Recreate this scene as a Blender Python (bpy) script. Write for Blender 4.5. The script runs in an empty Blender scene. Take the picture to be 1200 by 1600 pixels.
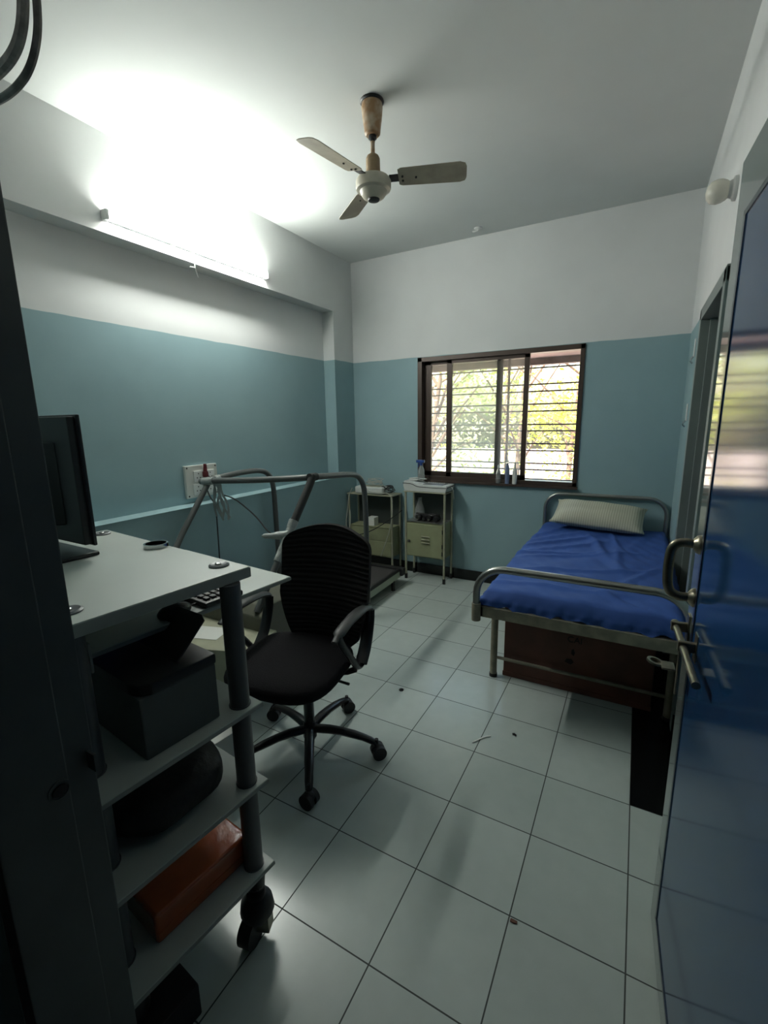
import bpy, bmesh, math, random
from mathutils import Vector, Matrix
random.seed(7)
PI = math.pi
S = bpy.context.scene
COL = S.collection

# ------------------------------------------------------------------ camera
cam_d = bpy.data.cameras.new('camera'); cam = bpy.data.objects.new('camera', cam_d); COL.objects.link(cam)
cam_d.sensor_fit = 'VERTICAL'; cam_d.sensor_height = 24.0
cam_d.lens = 709.35 / 1600 * 24.0
cam_d.clip_start = 0.02; cam_d.clip_end = 300
a, b, c = -0.50752126, 0.19837618, -0.01627058
fw = Vector((math.sin(a) * math.cos(b), math.cos(a) * math.cos(b), -math.sin(b)))
rt = Vector((math.cos(a), -math.sin(a), 0)); up = rt.cross(fw)
r2 = rt * math.cos(c) + up * math.sin(c); u2 = -rt * math.sin(c) + up * math.cos(c)
M = Matrix((r2, u2, -fw)).transposed().to_4x4(); M.translation = Vector((0.54909, -1.17428, 1.51763))
cam.matrix_world = M
S.camera = cam

# ------------------------------------------------------------------ view, sky, sun
S.view_settings.view_transform = 'Standard'; S.view_settings.look = 'None'
S.view_settings.gamma = 1.0; S.view_settings.use_curve_mapping = False
S.view_settings.exposure = 2.0
TUBE = 47.0
W = bpy.data.worlds.new('sky'); S.world = W; W.use_nodes = True
nt = W.node_tree; bg = nt.nodes['Background']
sky = nt.nodes.new('ShaderNodeTexSky'); sky.sky_type = 'NISHITA'; sky.sun_disc = False
sky.sun_elevation = math.radians(52); sky.sun_rotation = math.radians(200); sky.air_density = 1.6; sky.dust_density = 4.0
nt.links.new(sky.outputs[0], bg.inputs[0]); bg.inputs[1].default_value = 0.33
sun_d = bpy.data.lights.new('sun', 'SUN'); sun_d.energy = 5.0; sun_d.angle = math.radians(0.6); sun_d.color = (1.0, 0.95, 0.84)
sun = bpy.data.objects.new('sun', sun_d); COL.objects.link(sun); sun.location = (-3, -6, 14)
sun.rotation_euler = Vector((0.30, 0.62, -0.75)).to_track_quat('-Z', 'Y').to_euler()

# ------------------------------------------------------------------ room measures (metres)
XL, XN, XR = -2.019, -2.1445, 0.818
YB, YF = 2.858, -0.795
ZC, ZB, ZBEAM, ZLED = 3.013, 2.09, 2.52, 0.969
YCOL = 2.532
T = 0.32

# ------------------------------------------------------------------ materials
def mat(name, col, rough=0.5, metal=0.0, noise=0.0, nscale=8.0, bump=0.0, bscale=60.0, spec=0.5, coat=0.0, col2=None,
        emit=None, estr=0.0, trans=0.0, ior=1.45, alpha=1.0, sheen=0.0):
    m = bpy.data.materials.new(name); m.use_nodes = True
    t = m.node_tree; p = t.nodes['Principled BSDF']; L = t.links.new
    p.inputs['Base Color'].default_value = (*col, 1); p.inputs['Roughness'].default_value = rough
    p.inputs['Metallic'].default_value = metal; p.inputs['Specular IOR Level'].default_value = spec
    p.inputs['Coat Weight'].default_value = coat; p.inputs['IOR'].default_value = ior
    p.inputs['Transmission Weight'].default_value = trans; p.inputs['Alpha'].default_value = alpha
    p.inputs['Sheen Weight'].default_value = sheen
    if emit: p.inputs['Emission Color'].default_value = (*emit, 1); p.inputs['Emission Strength'].default_value = estr
    if noise or bump or col2:
        tc = t.nodes.new('ShaderNodeTexCoord')
    if noise or col2:
        n = t.nodes.new('ShaderNodeTexNoise'); n.inputs['Scale'].default_value = nscale; n.inputs['Detail'].default_value = 5
        L(tc.outputs['Object'], n.inputs['Vector'])
        r = t.nodes.new('ShaderNodeValToRGB'); L(n.outputs['Fac'], r.inputs[0])
        c2 = col2 if col2 else tuple(x * (1 - noise) for x in col)
        r.color_ramp.elements[0].position = 0.38; r.color_ramp.elements[1].position = 0.66
        r.color_ramp.elements[0].color = (*c2, 1); r.color_ramp.elements[1].color = (*col, 1)
        L(r.outputs[0], p.inputs['Base Color'])
    if bump:
        n2 = t.nodes.new('ShaderNodeTexNoise'); n2.inputs['Scale'].default_value = bscale; n2.inputs['Detail'].default_value = 4
        L(tc.outputs['Object'], n2.inputs['Vector'])
        bn = t.nodes.new('ShaderNodeBump'); bn.inputs['Strength'].default_value = bump; bn.inputs['Distance'].default_value = 0.01
        L(n2.outputs['Fac'], bn.inputs['Height']); L(bn.outputs[0], p.inputs['Normal'])
    return m

def math_node(t, op, a=None, b=None, av=0.0, bv=0.0):
    n = t.nodes.new('ShaderNodeMath'); n.operation = op
    if a is not None: t.links.new(a, n.inputs[0])
    else: n.inputs[0].default_value = av
    if b is not None: t.links.new(b, n.inputs[1])
    else: n.inputs[1].default_value = bv
    return n.outputs[0]

def wall_mat():
    # two-tone wall paint: teal distemper up to 2.09 m, off-white above
    m = bpy.data.materials.new('two_tone_wall_paint'); m.use_nodes = True
    t = m.node_tree; p = t.nodes['Principled BSDF']; L = t.links.new
    g = t.nodes.new('ShaderNodeNewGeometry'); s = t.nodes.new('ShaderNodeSeparateXYZ'); L(g.outputs['Position'], s.inputs[0])
    n = t.nodes.new('ShaderNodeTexNoise'); n.inputs['Scale'].default_value = 3.0; n.inputs['Detail'].default_value = 6; L(g.outputs['Position'], n.inputs['Vector'])
    n3 = t.nodes.new('ShaderNodeTexNoise'); n3.inputs['Scale'].default_value = 5.0; L(g.outputs['Position'], n3.inputs['Vector'])
    wob = math_node(t, 'MULTIPLY', n3.outputs['Fac'], None, bv=0.012)
    zz = math_node(t, 'ADD', s.outputs['Z'], wob)
    f = math_node(t, 'GREATER_THAN', zz, None, bv=ZB + 0.006)
    r1 = t.nodes.new('ShaderNodeValToRGB'); L(n.outputs['Fac'], r1.inputs[0])
    r1.color_ramp.elements[0].position = .3; r1.color_ramp.elements[1].position = .7
    r1.color_ramp.elements[0].color = (0.235, 0.352, 0.378, 1); r1.color_ramp.elements[1].color = (0.258, 0.382, 0.408, 1)
    r2_ = t.nodes.new('ShaderNodeValToRGB'); L(n.outputs['Fac'], r2_.inputs[0])
    r2_.color_ramp.elements[0].position = .3; r2_.color_ramp.elements[1].position = .7
    r2_.color_ramp.elements[0].color = (0.60, 0.615, 0.61, 1); r2_.color_ramp.elements[1].color = (0.64, 0.655, 0.65, 1)
    mx = t.nodes.new('ShaderNodeMix'); mx.data_type = 'RGBA'
    L(f, mx.inputs[0]); L(r1.outputs[0], mx.inputs[6]); L(r2_.outputs[0], mx.inputs[7]); L(mx.outputs[2], p.inputs['Base Color'])
    p.inputs['Roughness'].default_value = 0.62; p.inputs['Specular IOR Level'].default_value = 0.35
    n2 = t.nodes.new('ShaderNodeTexNoise'); n2.inputs['Scale'].default_value = 9; n2.inputs['Detail'].default_value = 6; L(g.outputs['Position'], n2.inputs['Vector'])
    bn = t.nodes.new('ShaderNodeBump'); bn.inputs['Strength'].default_value = 0.12; bn.inputs['Distance'].default_value = 0.01
    L(n2.outputs['Fac'], bn.inputs['Height']); L(bn.outputs[0], p.inputs['Normal'])
    return m

def tile_mat():
    m = bpy.data.materials.new('glazed_floor_tile'); m.use_nodes = True
    t = m.node_tree; p = t.nodes['Principled BSDF']; L = t.links.new
    g = t.nodes.new('ShaderNodeNewGeometry'); s = t.nodes.new('ShaderNodeSeparateXYZ'); L(g.outputs['Position'], s.inputs[0])
    outs = []
    for ax in ('X', 'Y'):
        d = math_node(t, 'DIVIDE', s.outputs[ax], None, bv=T)
        d = math_node(t, 'ADD', d, None, bv=100.0)
        fl = math_node(t, 'FLOOR', math_node(t, 'ADD', d, None, bv=.5))
        df = math_node(t, 'ABSOLUTE', math_node(t, 'SUBTRACT', d, fl))
        outs.append((df, math_node(t, 'FLOOR', d)))
    mn = math_node(t, 'MINIMUM', outs[0][0], outs[1][0])
    gro = math_node(t, 'LESS_THAN', mn, None, bv=0.0065)
    cmb = t.nodes.new('ShaderNodeCombineXYZ'); L(outs[0][1], cmb.inputs[0]); L(outs[1][1], cmb.inputs[1])
    wn = t.nodes.new('ShaderNodeTexWhiteNoise'); wn.noise_dimensions = '3D'; L(cmb.outputs[0], wn.inputs['Vector'])
    n = t.nodes.new('ShaderNodeTexNoise'); n.inputs['Scale'].default_value = 14; n.inputs['Detail'].default_value = 8; L(g.outputs['Position'], n.inputs['Vector'])
    v = math_node(t, 'ADD', math_node(t, 'MULTIPLY', wn.outputs['Value'], None, bv=.45), math_node(t, 'MULTIPLY', n.outputs['Fac'], None, bv=.55))
    r = t.nodes.new('ShaderNodeValToRGB'); L(v, r.inputs[0])
    r.color_ramp.elements[0].position = .2; r.color_ramp.elements[1].position = .8
    r.color_ramp.elements[0].color = (0.40, 0.455, 0.43, 1); r.color_ramp.elements[1].color = (0.47, 0.525, 0.50, 1)
    mx = t.nodes.new('ShaderNodeMix'); mx.data_type = 'RGBA'
    L(gro, mx.inputs[0]); L(r.outputs[0], mx.inputs[6]); mx.inputs[7].default_value = (0.045, 0.052, 0.048, 1)
    L(mx.outputs[2], p.inputs['Base Color'])
    ro = math_node(t, 'ADD', math_node(t, 'MULTIPLY', gro, None, bv=.5), None, bv=.22)
    L(ro, p.inputs['Roughness'])
    bn = t.nodes.new('ShaderNodeBump'); bn.inputs['Strength'].default_value = .5; bn.inputs['Distance'].default_value = .003
    L(math_node(t, 'SUBTRACT', None, gro, av=1.0), bn.inputs['Height']); L(bn.outputs[0], p.inputs['Normal'])
    return m

MT = {}
MT['wall'] = wall_mat(); MT['tile'] = tile_mat()
MT['ceiling'] = mat('ceiling_whitewash', (.60, .625, .61), .8, noise=.04, nscale=2)
MT['granite'] = mat('black_granite', (.008, .009, .009), .25, noise=.4, nscale=150)
MT['corridor'] = mat('corridor_paint', (.22, .23, .23), .8)
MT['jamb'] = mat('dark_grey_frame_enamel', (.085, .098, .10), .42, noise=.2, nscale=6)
MT['frame_grey'] = mat('grey_green_enamel', (.17, .205, .195), .35, noise=.08, nscale=5)
MT['stile'] = mat('glossy_grey_green_stile', (.155, .185, .175), .13, coat=.5)
MT['darkdoor'] = mat('dark_grey_door_leaf', (.06, .075, .07), .4)
MT['laminate'] = mat('glossy_blue_laminate', (.010, .048, .13), .11, spec=.26, noise=.12, nscale=4)
MT['alu_dark'] = mat('brown_anodised_aluminium', (.065, .045, .036), .4, metal=.25)
def glass_mat():
    m = bpy.data.materials.new('thin_window_glass'); m.use_nodes = True
    t = m.node_tree; t.nodes.remove(t.nodes['Principled BSDF']); L = t.links.new
    a_ = t.nodes.new('ShaderNodeBsdfTransparent'); a_.inputs[0].default_value = (.86, .90, .87, 1)
    g_ = t.nodes.new('ShaderNodeBsdfGlossy'); g_.inputs['Roughness'].default_value = .03
    d_ = t.nodes.new('ShaderNodeBsdfTranslucent'); d_.inputs[0].default_value = (.8, .8, .76, 1)
    f_ = t.nodes.new('ShaderNodeFresnel'); f_.inputs[0].default_value = 1.3
    m1 = t.nodes.new('ShaderNodeMixShader'); m1.inputs[0].default_value = .10; L(a_.outputs[0], m1.inputs[1]); L(d_.outputs[0], m1.inputs[2])
    m2 = t.nodes.new('ShaderNodeMixShader'); L(f_.outputs[0], m2.inputs[0]); L(m1.outputs[0], m2.inputs[1]); L(g_.outputs[0], m2.inputs[2])
    L(m2.outputs[0], t.nodes['Material Output'].inputs[0]); return m
MT['glass'] = glass_mat()
MT['grille'] = mat('painted_grille_iron', (.10, .065, .05), .5)
MT['concrete'] = mat('weathered_concrete', (.36, .28, .25), .9, noise=.35, nscale=6)
MT['steel'] = mat('worn_stainless_tube', (.34, .34, .32), .28, metal=.9)
MT['brass'] = mat('tarnished_brass_steel', (.32, .29, .22), .3, metal=.9, noise=.3, nscale=30)
MT['chrome'] = mat('polished_chrome', (.6, .6, .6), .15, metal=1)
MT['cream_metal'] = mat('cream_enamel_metal', (.36, .36, .26), .42, noise=.15, nscale=10)
MT['olive_metal'] = mat('olive_cream_locker_paint', (.30, .32, .19), .45, noise=.15, nscale=8)
MT['dark_inside'] = mat('shaded_locker_back', (.05, .06, .055), .6)
MT['grey_frame'] = mat('aged_grey_bed_paint', (.27, .25, .185), .5, noise=.35, nscale=14)
MT['tread_grey'] = mat('grey_powder_coated_tube', (.085, .092, .09), .42)
MT['foam'] = mat('black_foam_grip', (.02, .022, .022), .8, bump=.3, bscale=200)
MT['tape'] = mat('clear_plastic_wrap', (.26, .28, .27), .3, spec=.8, bump=.8, bscale=40)
MT['rubber'] = mat('black_rubber', (.010, .010, .011), .5)
MT['black_plastic'] = mat('black_plastic', (.012, .012, .013), .42)
MT['gloss_black'] = mat('gloss_black_nylon', (.014, .014, .016), .28)
MT['mesh_back'] = mat('black_ribbed_fabric', (.012, .011, .011), .85, spec=.25, bump=.2, bscale=300)
MT['seat_fabric'] = mat('dark_seat_fabric', (.008, .0075, .009), .9, spec=.2, bump=.4, bscale=250)
MT['desk_white'] = mat('white_laminate_board', (.46, .50, .47), .42, noise=.05, nscale=5)
MT['desk_edge'] = mat('grey_edge_band', (.26, .28, .265), .5)
MT['desk_post'] = mat('dark_grey_round_post', (.085, .090, .095), .4)
MT['printer_grey'] = mat('dark_grey_printer_case', (.085, .095, .092), .55)
MT['led'] = mat('blue_led', (.02, .02, .3), .4, emit=(.12, .10, 1.0), estr=.12)
MT['orange'] = mat('glossy_orange_wrap', (.42, .085, .022), .18, coat=.6, noise=.25, nscale=10, bump=.3, bscale=12)
MT['bag'] = mat('black_bag_fabric', (.008, .008, .009), .55, bump=.4, bscale=30)
MT['sheet'] = mat('royal_blue_bedsheet', (.028, .085, .32), .75, noise=.12, nscale=9)
MT['brown_box'] = mat('brown_painted_wood_box', (.15, .055, .036), .6, col2=(.10, .042, .028), nscale=7)
MT['stencil'] = mat('faded_dark_stencil_paint', (.018, .010, .008), .7)
MT['fan_cream'] = mat('aged_cream_fan_enamel', (.50, .47, .38), .38, noise=.2, nscale=14)
MT['fan_blade'] = mat('dusty_cream_fan_blade', (.40, .36, .275), .5, noise=.25, nscale=10)
MT['fan_rust'] = mat('rust_stained_enamel', (.50, .42, .32), .5, col2=(.30, .17, .08), nscale=18)
MT['white_plastic'] = mat('white_plastic', (.62, .63, .61), .4)
MT['socket_white'] = mat('ivory_socket_plate', (.55, .56, .52), .4)
MT['machine_white'] = mat('light_grey_machine_case', (.56, .58, .56), .45, noise=.05)
MT['cable_white'] = mat('grey_white_cable', (.42, .43, .38), .5)
MT['cable_black'] = mat('black_cable', (.012, .014, .014), .5)
MT['cable_dusty'] = mat('dusty_grey_cable', (.26, .25, .24), .7, noise=.5, nscale=40)
MT['dark_red'] = mat('dark_red_plug', (.10, .008, .012), .35)
MT['steel_wash'] = mat('steel_tray', (.5, .5, .48), .3, metal=.9)
MT['blue_plastic'] = mat('blue_plastic', (.02, .06, .22), .35)
MT['blue_bottle'] = mat('blue_grey_bottle', (.16, .20, .32), .35)
MT['clear'] = mat('clear_bottle_plastic', (.75, .78, .77), .12, trans=.75, ior=1.25)
MT['paper'] = mat('white_paper', (.62, .63, .60), .7)
MT['red_ink'] = mat('red_ink_mark', (.30, .03, .04), .7)
MT['bark'] = mat('pale_tree_bark', (.15, .10, .075), .9, noise=.3, nscale=4)
MT['ground'] = mat('dusty_sunlit_ground', (.46, .36, .32), .95, noise=.2, nscale=.6)
MT['tube'] = mat('lit_fluorescent_tube', (1, 1, 1), .5, emit=(.97, 1.0, .93), estr=TUBE)

def leaf_mat(name, c1, c2):
    m = bpy.data.materials.new(name); m.use_nodes = True
    t = m.node_tree; L = t.links.new; p = t.nodes['Principled BSDF']; out = t.nodes['Material Output']
    g = t.nodes.new('ShaderNodeNewGeometry'); n = t.nodes.new('ShaderNodeTexNoise'); n.inputs['Scale'].default_value = 1.3
    L(g.outputs['Position'], n.inputs['Vector'])
    r = t.nodes.new('ShaderNodeValToRGB'); L(n.outputs['Fac'], r.inputs[0])
    r.color_ramp.elements[0].position = .35; r.color_ramp.elements[1].position = .65
    r.color_ramp.elements[0].color = (*c1, 1); r.color_ramp.elements[1].color = (*c2, 1)
    L(r.outputs[0], p.inputs['Base Color']); p.inputs['Roughness'].default_value = .6
    tr = t.nodes.new('ShaderNodeBsdfTranslucent'); L(r.outputs[0], tr.inputs[0])
    mx = t.nodes.new('ShaderNodeMixShader'); mx.inputs[0].default_value = .4
    L(p.outputs[0], mx.inputs[1]); L(tr.outputs[0], mx.inputs[2]); L(mx.outputs[0], out.inputs[0])
    return m
MT['leafA'] = leaf_mat('yellow_green_leaves', (.27, .33, .045), (.50, .52, .10))
MT['leafB'] = leaf_mat('pale_dry_leaves', (.48, .45, .28), (.64, .60, .44))
MT['leafC'] = leaf_mat('mid_green_leaves', (.20, .26, .08), (.38, .43, .16))

def pillow_mat():
    m = mat('striped_cream_pillow_cloth', (.50, .49, .38), .85)
    t = m.node_tree; p = t.nodes['Principled BSDF']; L = t.links.new
    tc = t.nodes.new('ShaderNodeTexCoord'); w = t.nodes.new('ShaderNodeTexWave'); w.bands_direction = 'X'
    w.inputs['Scale'].default_value = 19; w.inputs['Distortion'].default_value = .6; L(tc.outputs['Object'], w.inputs['Vector'])
    r = t.nodes.new('ShaderNodeValToRGB'); L(w.outputs['Fac'], r.inputs[0])
    r.color_ramp.elements[0].color = (.36, .37, .29, 1); r.color_ramp.elements[1].color = (.52, .51, .40, 1)
    L(r.outputs[0], p.inputs['Base Color']); return m
MT['pillow'] = pillow_mat()

# ------------------------------------------------------------------ mesh helpers
class MB:
    def __init__(s): s.bm = bmesh.new()
    def _xf(s, vs, m): bmesh.ops.transform(s.bm, matrix=m, verts=vs)
    def merge(s, b2, m=None):
        me = bpy.data.meshes.new('tmp'); b2.to_mesh(me); b2.free()
        if m is not None: me.transform(m)
        s.bm.from_mesh(me); bpy.data.meshes.remove(me); return s
    def box(s, x0, x1, y0, y1, z0, z1, bev=0.0, seg=2, m=None):
        b = bmesh.new(); bmesh.ops.create_cube(b, size=1)
        for v in b.verts:
            v.co = Vector(((x0 + x1) / 2 + v.co.x * (x1 - x0), (y0 + y1) / 2 + v.co.y * (y1 - y0), (z0 + z1) / 2 + v.co.z * (z1 - z0)))
        if bev: bmesh.ops.bevel(b, geom=b.edges[:], offset=bev, segments=seg, affect='EDGES', profile=.5)
        return s.merge(b, m)
    def cyl(s, p0, p1, r, r1=None, n=20, caps=True):
        p0 = Vector(p0); p1 = Vector(p1); d = p1 - p0
        b = bmesh.new(); bmesh.ops.create_cone(b, cap_ends=caps, segments=n, radius1=r, radius2=r if r1 is None else r1, depth=d.length)
        m = Matrix.Translation((p0 + p1) / 2) @ d.to_track_quat('Z', 'Y').to_matrix().to_4x4()
        return s.merge(b, m)
    def ball(s, p, r, sc=(1, 1, 1), n=18):
        b = bmesh.new(); bmesh.ops.create_uvsphere(b, u_segments=n, v_segments=max(8, n // 2), radius=r)
        return s.merge(b, Matrix.Translation(p) @ Matrix.Diagonal((*sc, 1)))
    def lathe(s, prof, n=32, m=None):
        b = bmesh.new(); rings = []
        for (r, z) in prof:
            if r < 1e-5: rings.append([b.verts.new((0, 0, z))])
            else: rings.append([b.verts.new((r * math.cos(2 * PI * k / n), r * math.sin(2 * PI * k / n), z)) for k in range(n)])
        for A, B in zip(rings, rings[1:]):
            for k in range(n):
                k2 = (k + 1) % n
                if len(A) == 1 and len(B) == 1: continue
                if len(A) == 1: b.faces.new((A[0], B[k], B[k2]))
                elif len(B) == 1: b.faces.new((A[k], A[k2], B[0]))
                else: b.faces.new((A[k], A[k2], B[k2], B[k]))
        for R_ in (rings[0], rings[-1]):
            if len(R_) > 1: b.faces.new(R_)
        bmesh.ops.recalc_face_normals(b, faces=b.faces[:])
        return s.merge(b, m)
    def tube(s, pts, r, n=12, closed=False, smooth=0, sx=1.0, sy=1.0):
        P = [Vector(p) for p in pts]
        for _ in range(smooth):
            Q = [] if closed else [P[0]]
            rng = range(len(P)) if closed else range(len(P) - 1)
            for i in rng:
                A, B = P[i], P[(i + 1) % len(P)]
                Q += [A * .75 + B * .25, A * .25 + B * .75]
            if not closed: Q.append(P[-1])
            P = Q
        b = bmesh.new(); N = len(P); rings = []; prev = None
        for i in range(N):
            if closed: d = P[(i + 1) % N] - P[i - 1]
            else: d = P[min(i + 1, N - 1)] - P[max(i - 1, 0)]
            d = d.normalized() if d.length > 1e-9 else Vector((0, 0, 1))
            if prev is None:
                ref = Vector((0, 0, 1)) if abs(d.z) < .9 else Vector((1, 0, 0))
                u = d.cross(ref).normalized()
            else:
                u = (prev - d * prev.dot(d)).normalized()
            prev = u; v = d.cross(u)
            rr = r[i * (len(r) - 1) // max(1, N - 1)] if isinstance(r, (list, tuple)) else r
            rings.append([b.verts.new(P[i] + u * (rr * sx * math.cos(2 * PI * k / n)) + v * (rr * sy * math.sin(2 * PI * k / n))) for k in range(n)])
        pr = list(zip(rings, rings[1:])) + ([(rings[-1], rings[0])] if closed else [])
        for A, B in pr:
            for k in range(n): b.faces.new((A[k], A[(k + 1) % n], B[(k + 1) % n], B[k]))
        if not closed: b.faces.new(rings[0]); b.faces.new(rings[-1])
        bmesh.ops.recalc_face_normals(b, faces=b.faces[:])
        return s.merge(b)
    def prism(s, poly, z0, z1, bev=0.0, m=None, seg=2):
        b = bmesh.new(); vs = [b.verts.new((x, y, z0)) for x, y in poly]; f = b.faces.new(vs)
        r = bmesh.ops.extrude_face_region(b, geom=[f])
        for v in [g for g in r['geom'] if isinstance(g, bmesh.types.BMVert)]: v.co.z = z1
        bmesh.ops.recalc_face_normals(b, faces=b.faces[:])
        if bev: bmesh.ops.bevel(b, geom=b.edges[:], offset=bev, segments=seg, affect='EDGES', profile=.5)
        return s.merge(b, m)
    def build(s, name, m, parent=None, smooth=None, loc=None, rotz=0):
        me = bpy.data.meshes.new(name); s.bm.to_mesh(me); s.bm.free()
        o = bpy.data.objects.new(name, me); COL.objects.link(o); me.materials.append(m)
        for p in me.polygons: p.use_smooth = True
        try: me.set_sharp_from_angle(angle=math.radians(38 if smooth is None else smooth))
        except Exception: pass
        if smooth is None:
            wn = o.modifiers.new('wn', 'WEIGHTED_NORMAL'); wn.keep_sharp = True; wn.weight = 100
        if parent is not None: o.parent = parent
        if loc is not None: o.location = loc
        if rotz: o.rotation_euler = (0, 0, rotz)
        return o
    def build_each(s, name, m, parent=None):
        # one object per connected piece
        s.bm.verts.index_update(); s.bm.verts.ensure_lookup_table(); seen = set(); out = []
        for v in s.bm.verts:
            if v.index in seen: continue
            st, comp = [v], []
            seen.add(v.index)
            while st:
                q = st.pop(); comp.append(q)
                for e in q.link_edges:
                    w_ = e.other_vert(q)
                    if w_.index not in seen: seen.add(w_.index); st.append(w_)
            idx = {q: i for i, q in enumerate(comp)}
            fs = [[idx[q] for q in f.verts] for f in {f for q in comp for f in q.link_faces}]
            me = bpy.data.meshes.new(name); me.from_pydata([q.co[:] for q in comp], [], fs); b2 = MB(); b2.bm.from_mesh(me); bpy.data.meshes.remove(me)
            out.append(b2.build(name, m, parent))
        s.bm.free(); return out

def thing(name, label, cat, loc=(0, 0, 0), rotz=0, group=None):
    o = bpy.data.objects.new(name, None); COL.objects.link(o); o.empty_display_size = .05
    o.location = loc; o.rotation_euler = (0, 0, rotz); tag(o, label, cat, group); return o
def tag(o, label, cat, group=None):
    o['label'] = label; o['category'] = cat
    if group: o['group'] = group
    return o
def struct(o): o['kind'] = 'structure'; return o
def arc(cx, cy, r, a0, a1, n, f):
    return [f(cx + r * math.cos(a0 + (a1 - a0) * k / n), cy + r * math.sin(a0 + (a1 - a0) * k / n)) for k in range(n + 1)]
def copy_tree(o, parent=None):
    cpy = o.copy(); COL.objects.link(cpy); cpy.parent = parent
    for ch in [x for x in bpy.data.objects if x.parent == o]: copy_tree(ch, cpy)
    return cpy

# ------------------------------------------------------------------ room shell
struct(MB().box(-2.4, 2.0, -3.3, 3.058, -.12, 0).build('floor', MT['tile']))
struct(MB().box(-2.4, 2.0, YF - .16, 3.058, ZC, ZC + .15).build('ceiling', MT['ceiling']))
w = MB()
w.box(XN - .15, XN, YF - .16, 3.058, 0, ZC)                       # niche back
w.box(XN, XL, YF, YB, 0, ZLED)                                    # wall below the ledge
w.box(XN, XL, YCOL, YB, ZLED, ZC)                                 # column
w.box(XN, XL, YF, YCOL, ZBEAM, ZC)                                # beam
struct(w.build('wall_left', MT['wall'], smooth=30))
WX0, WX1, WZ0, WZ1 = -1.305, .135, .955, 2.085
w = MB()
w.box(XN, WX0, YB, 3.058, 0, ZC); w.box(WX1, 1.1, YB, 3.058, 0, ZC)
w.box(WX0, WX1, YB, 3.058, 0, WZ0); w.box(WX0, WX1, YB, 3.058, WZ1, ZC)
struct(w.build('wall_back', MT['wall'], smooth=30))
DY0, DY1, DZ = 1.25, 2.10, 2.075
w = MB()
w.box(XR, XR + .16, DY1, YB, 0, ZC); w.box(XR, XR + .16, YF - .16, DY0, 0, ZC); w.box(XR, XR + .16, DY0, DY1, DZ, ZC)
struct(w.build('wall_right', MT['wall'], smooth=30))
JX, HX = -.27, .775                                               # clear opening of the entrance
w = MB()
w.box(XN, JX - .05, YF - .16, YF, 0, ZC); w.box(JX - .05, XR, YF - .16, YF, 2.13, ZC)
struct(w.build('wall_front', MT['wall'], smooth=30))
# corridor the photographer stands in
w = MB()
w.box(-2.4, 2.0, -3.3, -3.2, 0, 2.9); w.box(-2.4, -2.3, -3.2, YF - .16, 0, 2.9); w.box(1.9, 2.0, -3.2, YF - .16, 0, 2.9)
w.box(XR + .16, 1.9, YF - .2, YF - .16, 0, 2.9); w.box(-2.4, XN, YF - .2, YF - .16, 0, 2.9)
w.box(-2.4, 2.0, -3.3, YF - .16, 2.9, 3.16)
struct(w.build('wall_corridor', MT['corridor']))
# ledge cap line (thin painted sill on the lower wall)
struct(MB().box(XN, XL + .006, YF, YCOL, ZLED, ZLED + .006).build('trim_1', MT['wall']))
# skirtings
struct(MB().box(XL, XR, YB - .012, YB, 0, .10).build('baseboard_back', MT['granite']))
struct(MB().box(XL, XL + .012, YF, YB - .012, 0, .10).build('baseboard_left', MT['granite']))
w = MB(); w.box(XR - .012, XR, DY1 + .04, YB - .012, 0, .10); w.box(XR - .012, XR, YF, DY0 - .04, 0, .10)
struct(w.build('baseboard_right', MT['granite']))
# black granite strip set in the floor before the side door
struct(MB().box(.64, XR + .16, .64, 2.13, 0, .0025).build('trim_2', MT['granite']))

# side door frame and leaf (right wall)
f = MB()
for y0, y1 in ((DY0 - .035, DY0 + .03), (DY1 - .03, DY1 + .035)):
    f.box(XR - .014, XR + .17, y0, y1, 0, DZ + .03, .004)
f.box(XR - .014, XR + .17, DY0 - .035, DY1 + .035, DZ - .03, DZ + .035, .004)
for y0, y1 in ((DY0 + .03, DY0 + .055), (DY1 - .055, DY1 - .03)):
    f.box(XR + .03, XR + .17, y0, y1, 0, DZ - .03, .003)
dr = struct(f.build('door_2', MT['frame_grey']))
MB().box(XR + .10, XR + .135, DY0 + .03, DY1 - .03, .01, DZ - .03, .002).build('door_leaf', MT['darkdoor'], dr)

# entrance door frame (left jamb seen from close by)
f = MB()
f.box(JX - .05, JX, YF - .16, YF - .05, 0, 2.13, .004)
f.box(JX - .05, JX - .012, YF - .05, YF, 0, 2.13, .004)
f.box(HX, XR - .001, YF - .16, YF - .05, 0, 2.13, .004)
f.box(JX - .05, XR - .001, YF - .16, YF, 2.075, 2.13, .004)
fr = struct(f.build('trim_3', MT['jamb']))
sp = MB().lathe([(.014, 0), (.018, 0), (.018, .002), (.014, .002), (.014, 0)], n=24)
q = sp.build('strike_ring', MT['jamb'], fr); q.matrix_local = Matrix.Translation((JX - .0005, -.862, .905)) @ Matrix.Rotation(PI / 2, 4, 'Y')
sp = MB().prism([(0.010 * math.cos(k * PI / 10), .012 * math.sin(k * PI / 10)) for k in range(20)], 0, .004)
q = sp.build('bolt_hole', MT['rubber'], fr); q.matrix_local = Matrix.Translation((JX, -.862, .905)) @ Matrix.Rotation(PI / 2, 4, 'Y')
f = MB(); f.box(JX - .012, JX + .014, YF - .014, YF - .009, .905, .940, .001)
f.build('strike_tongue', MT['jamb'], fr)

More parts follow.
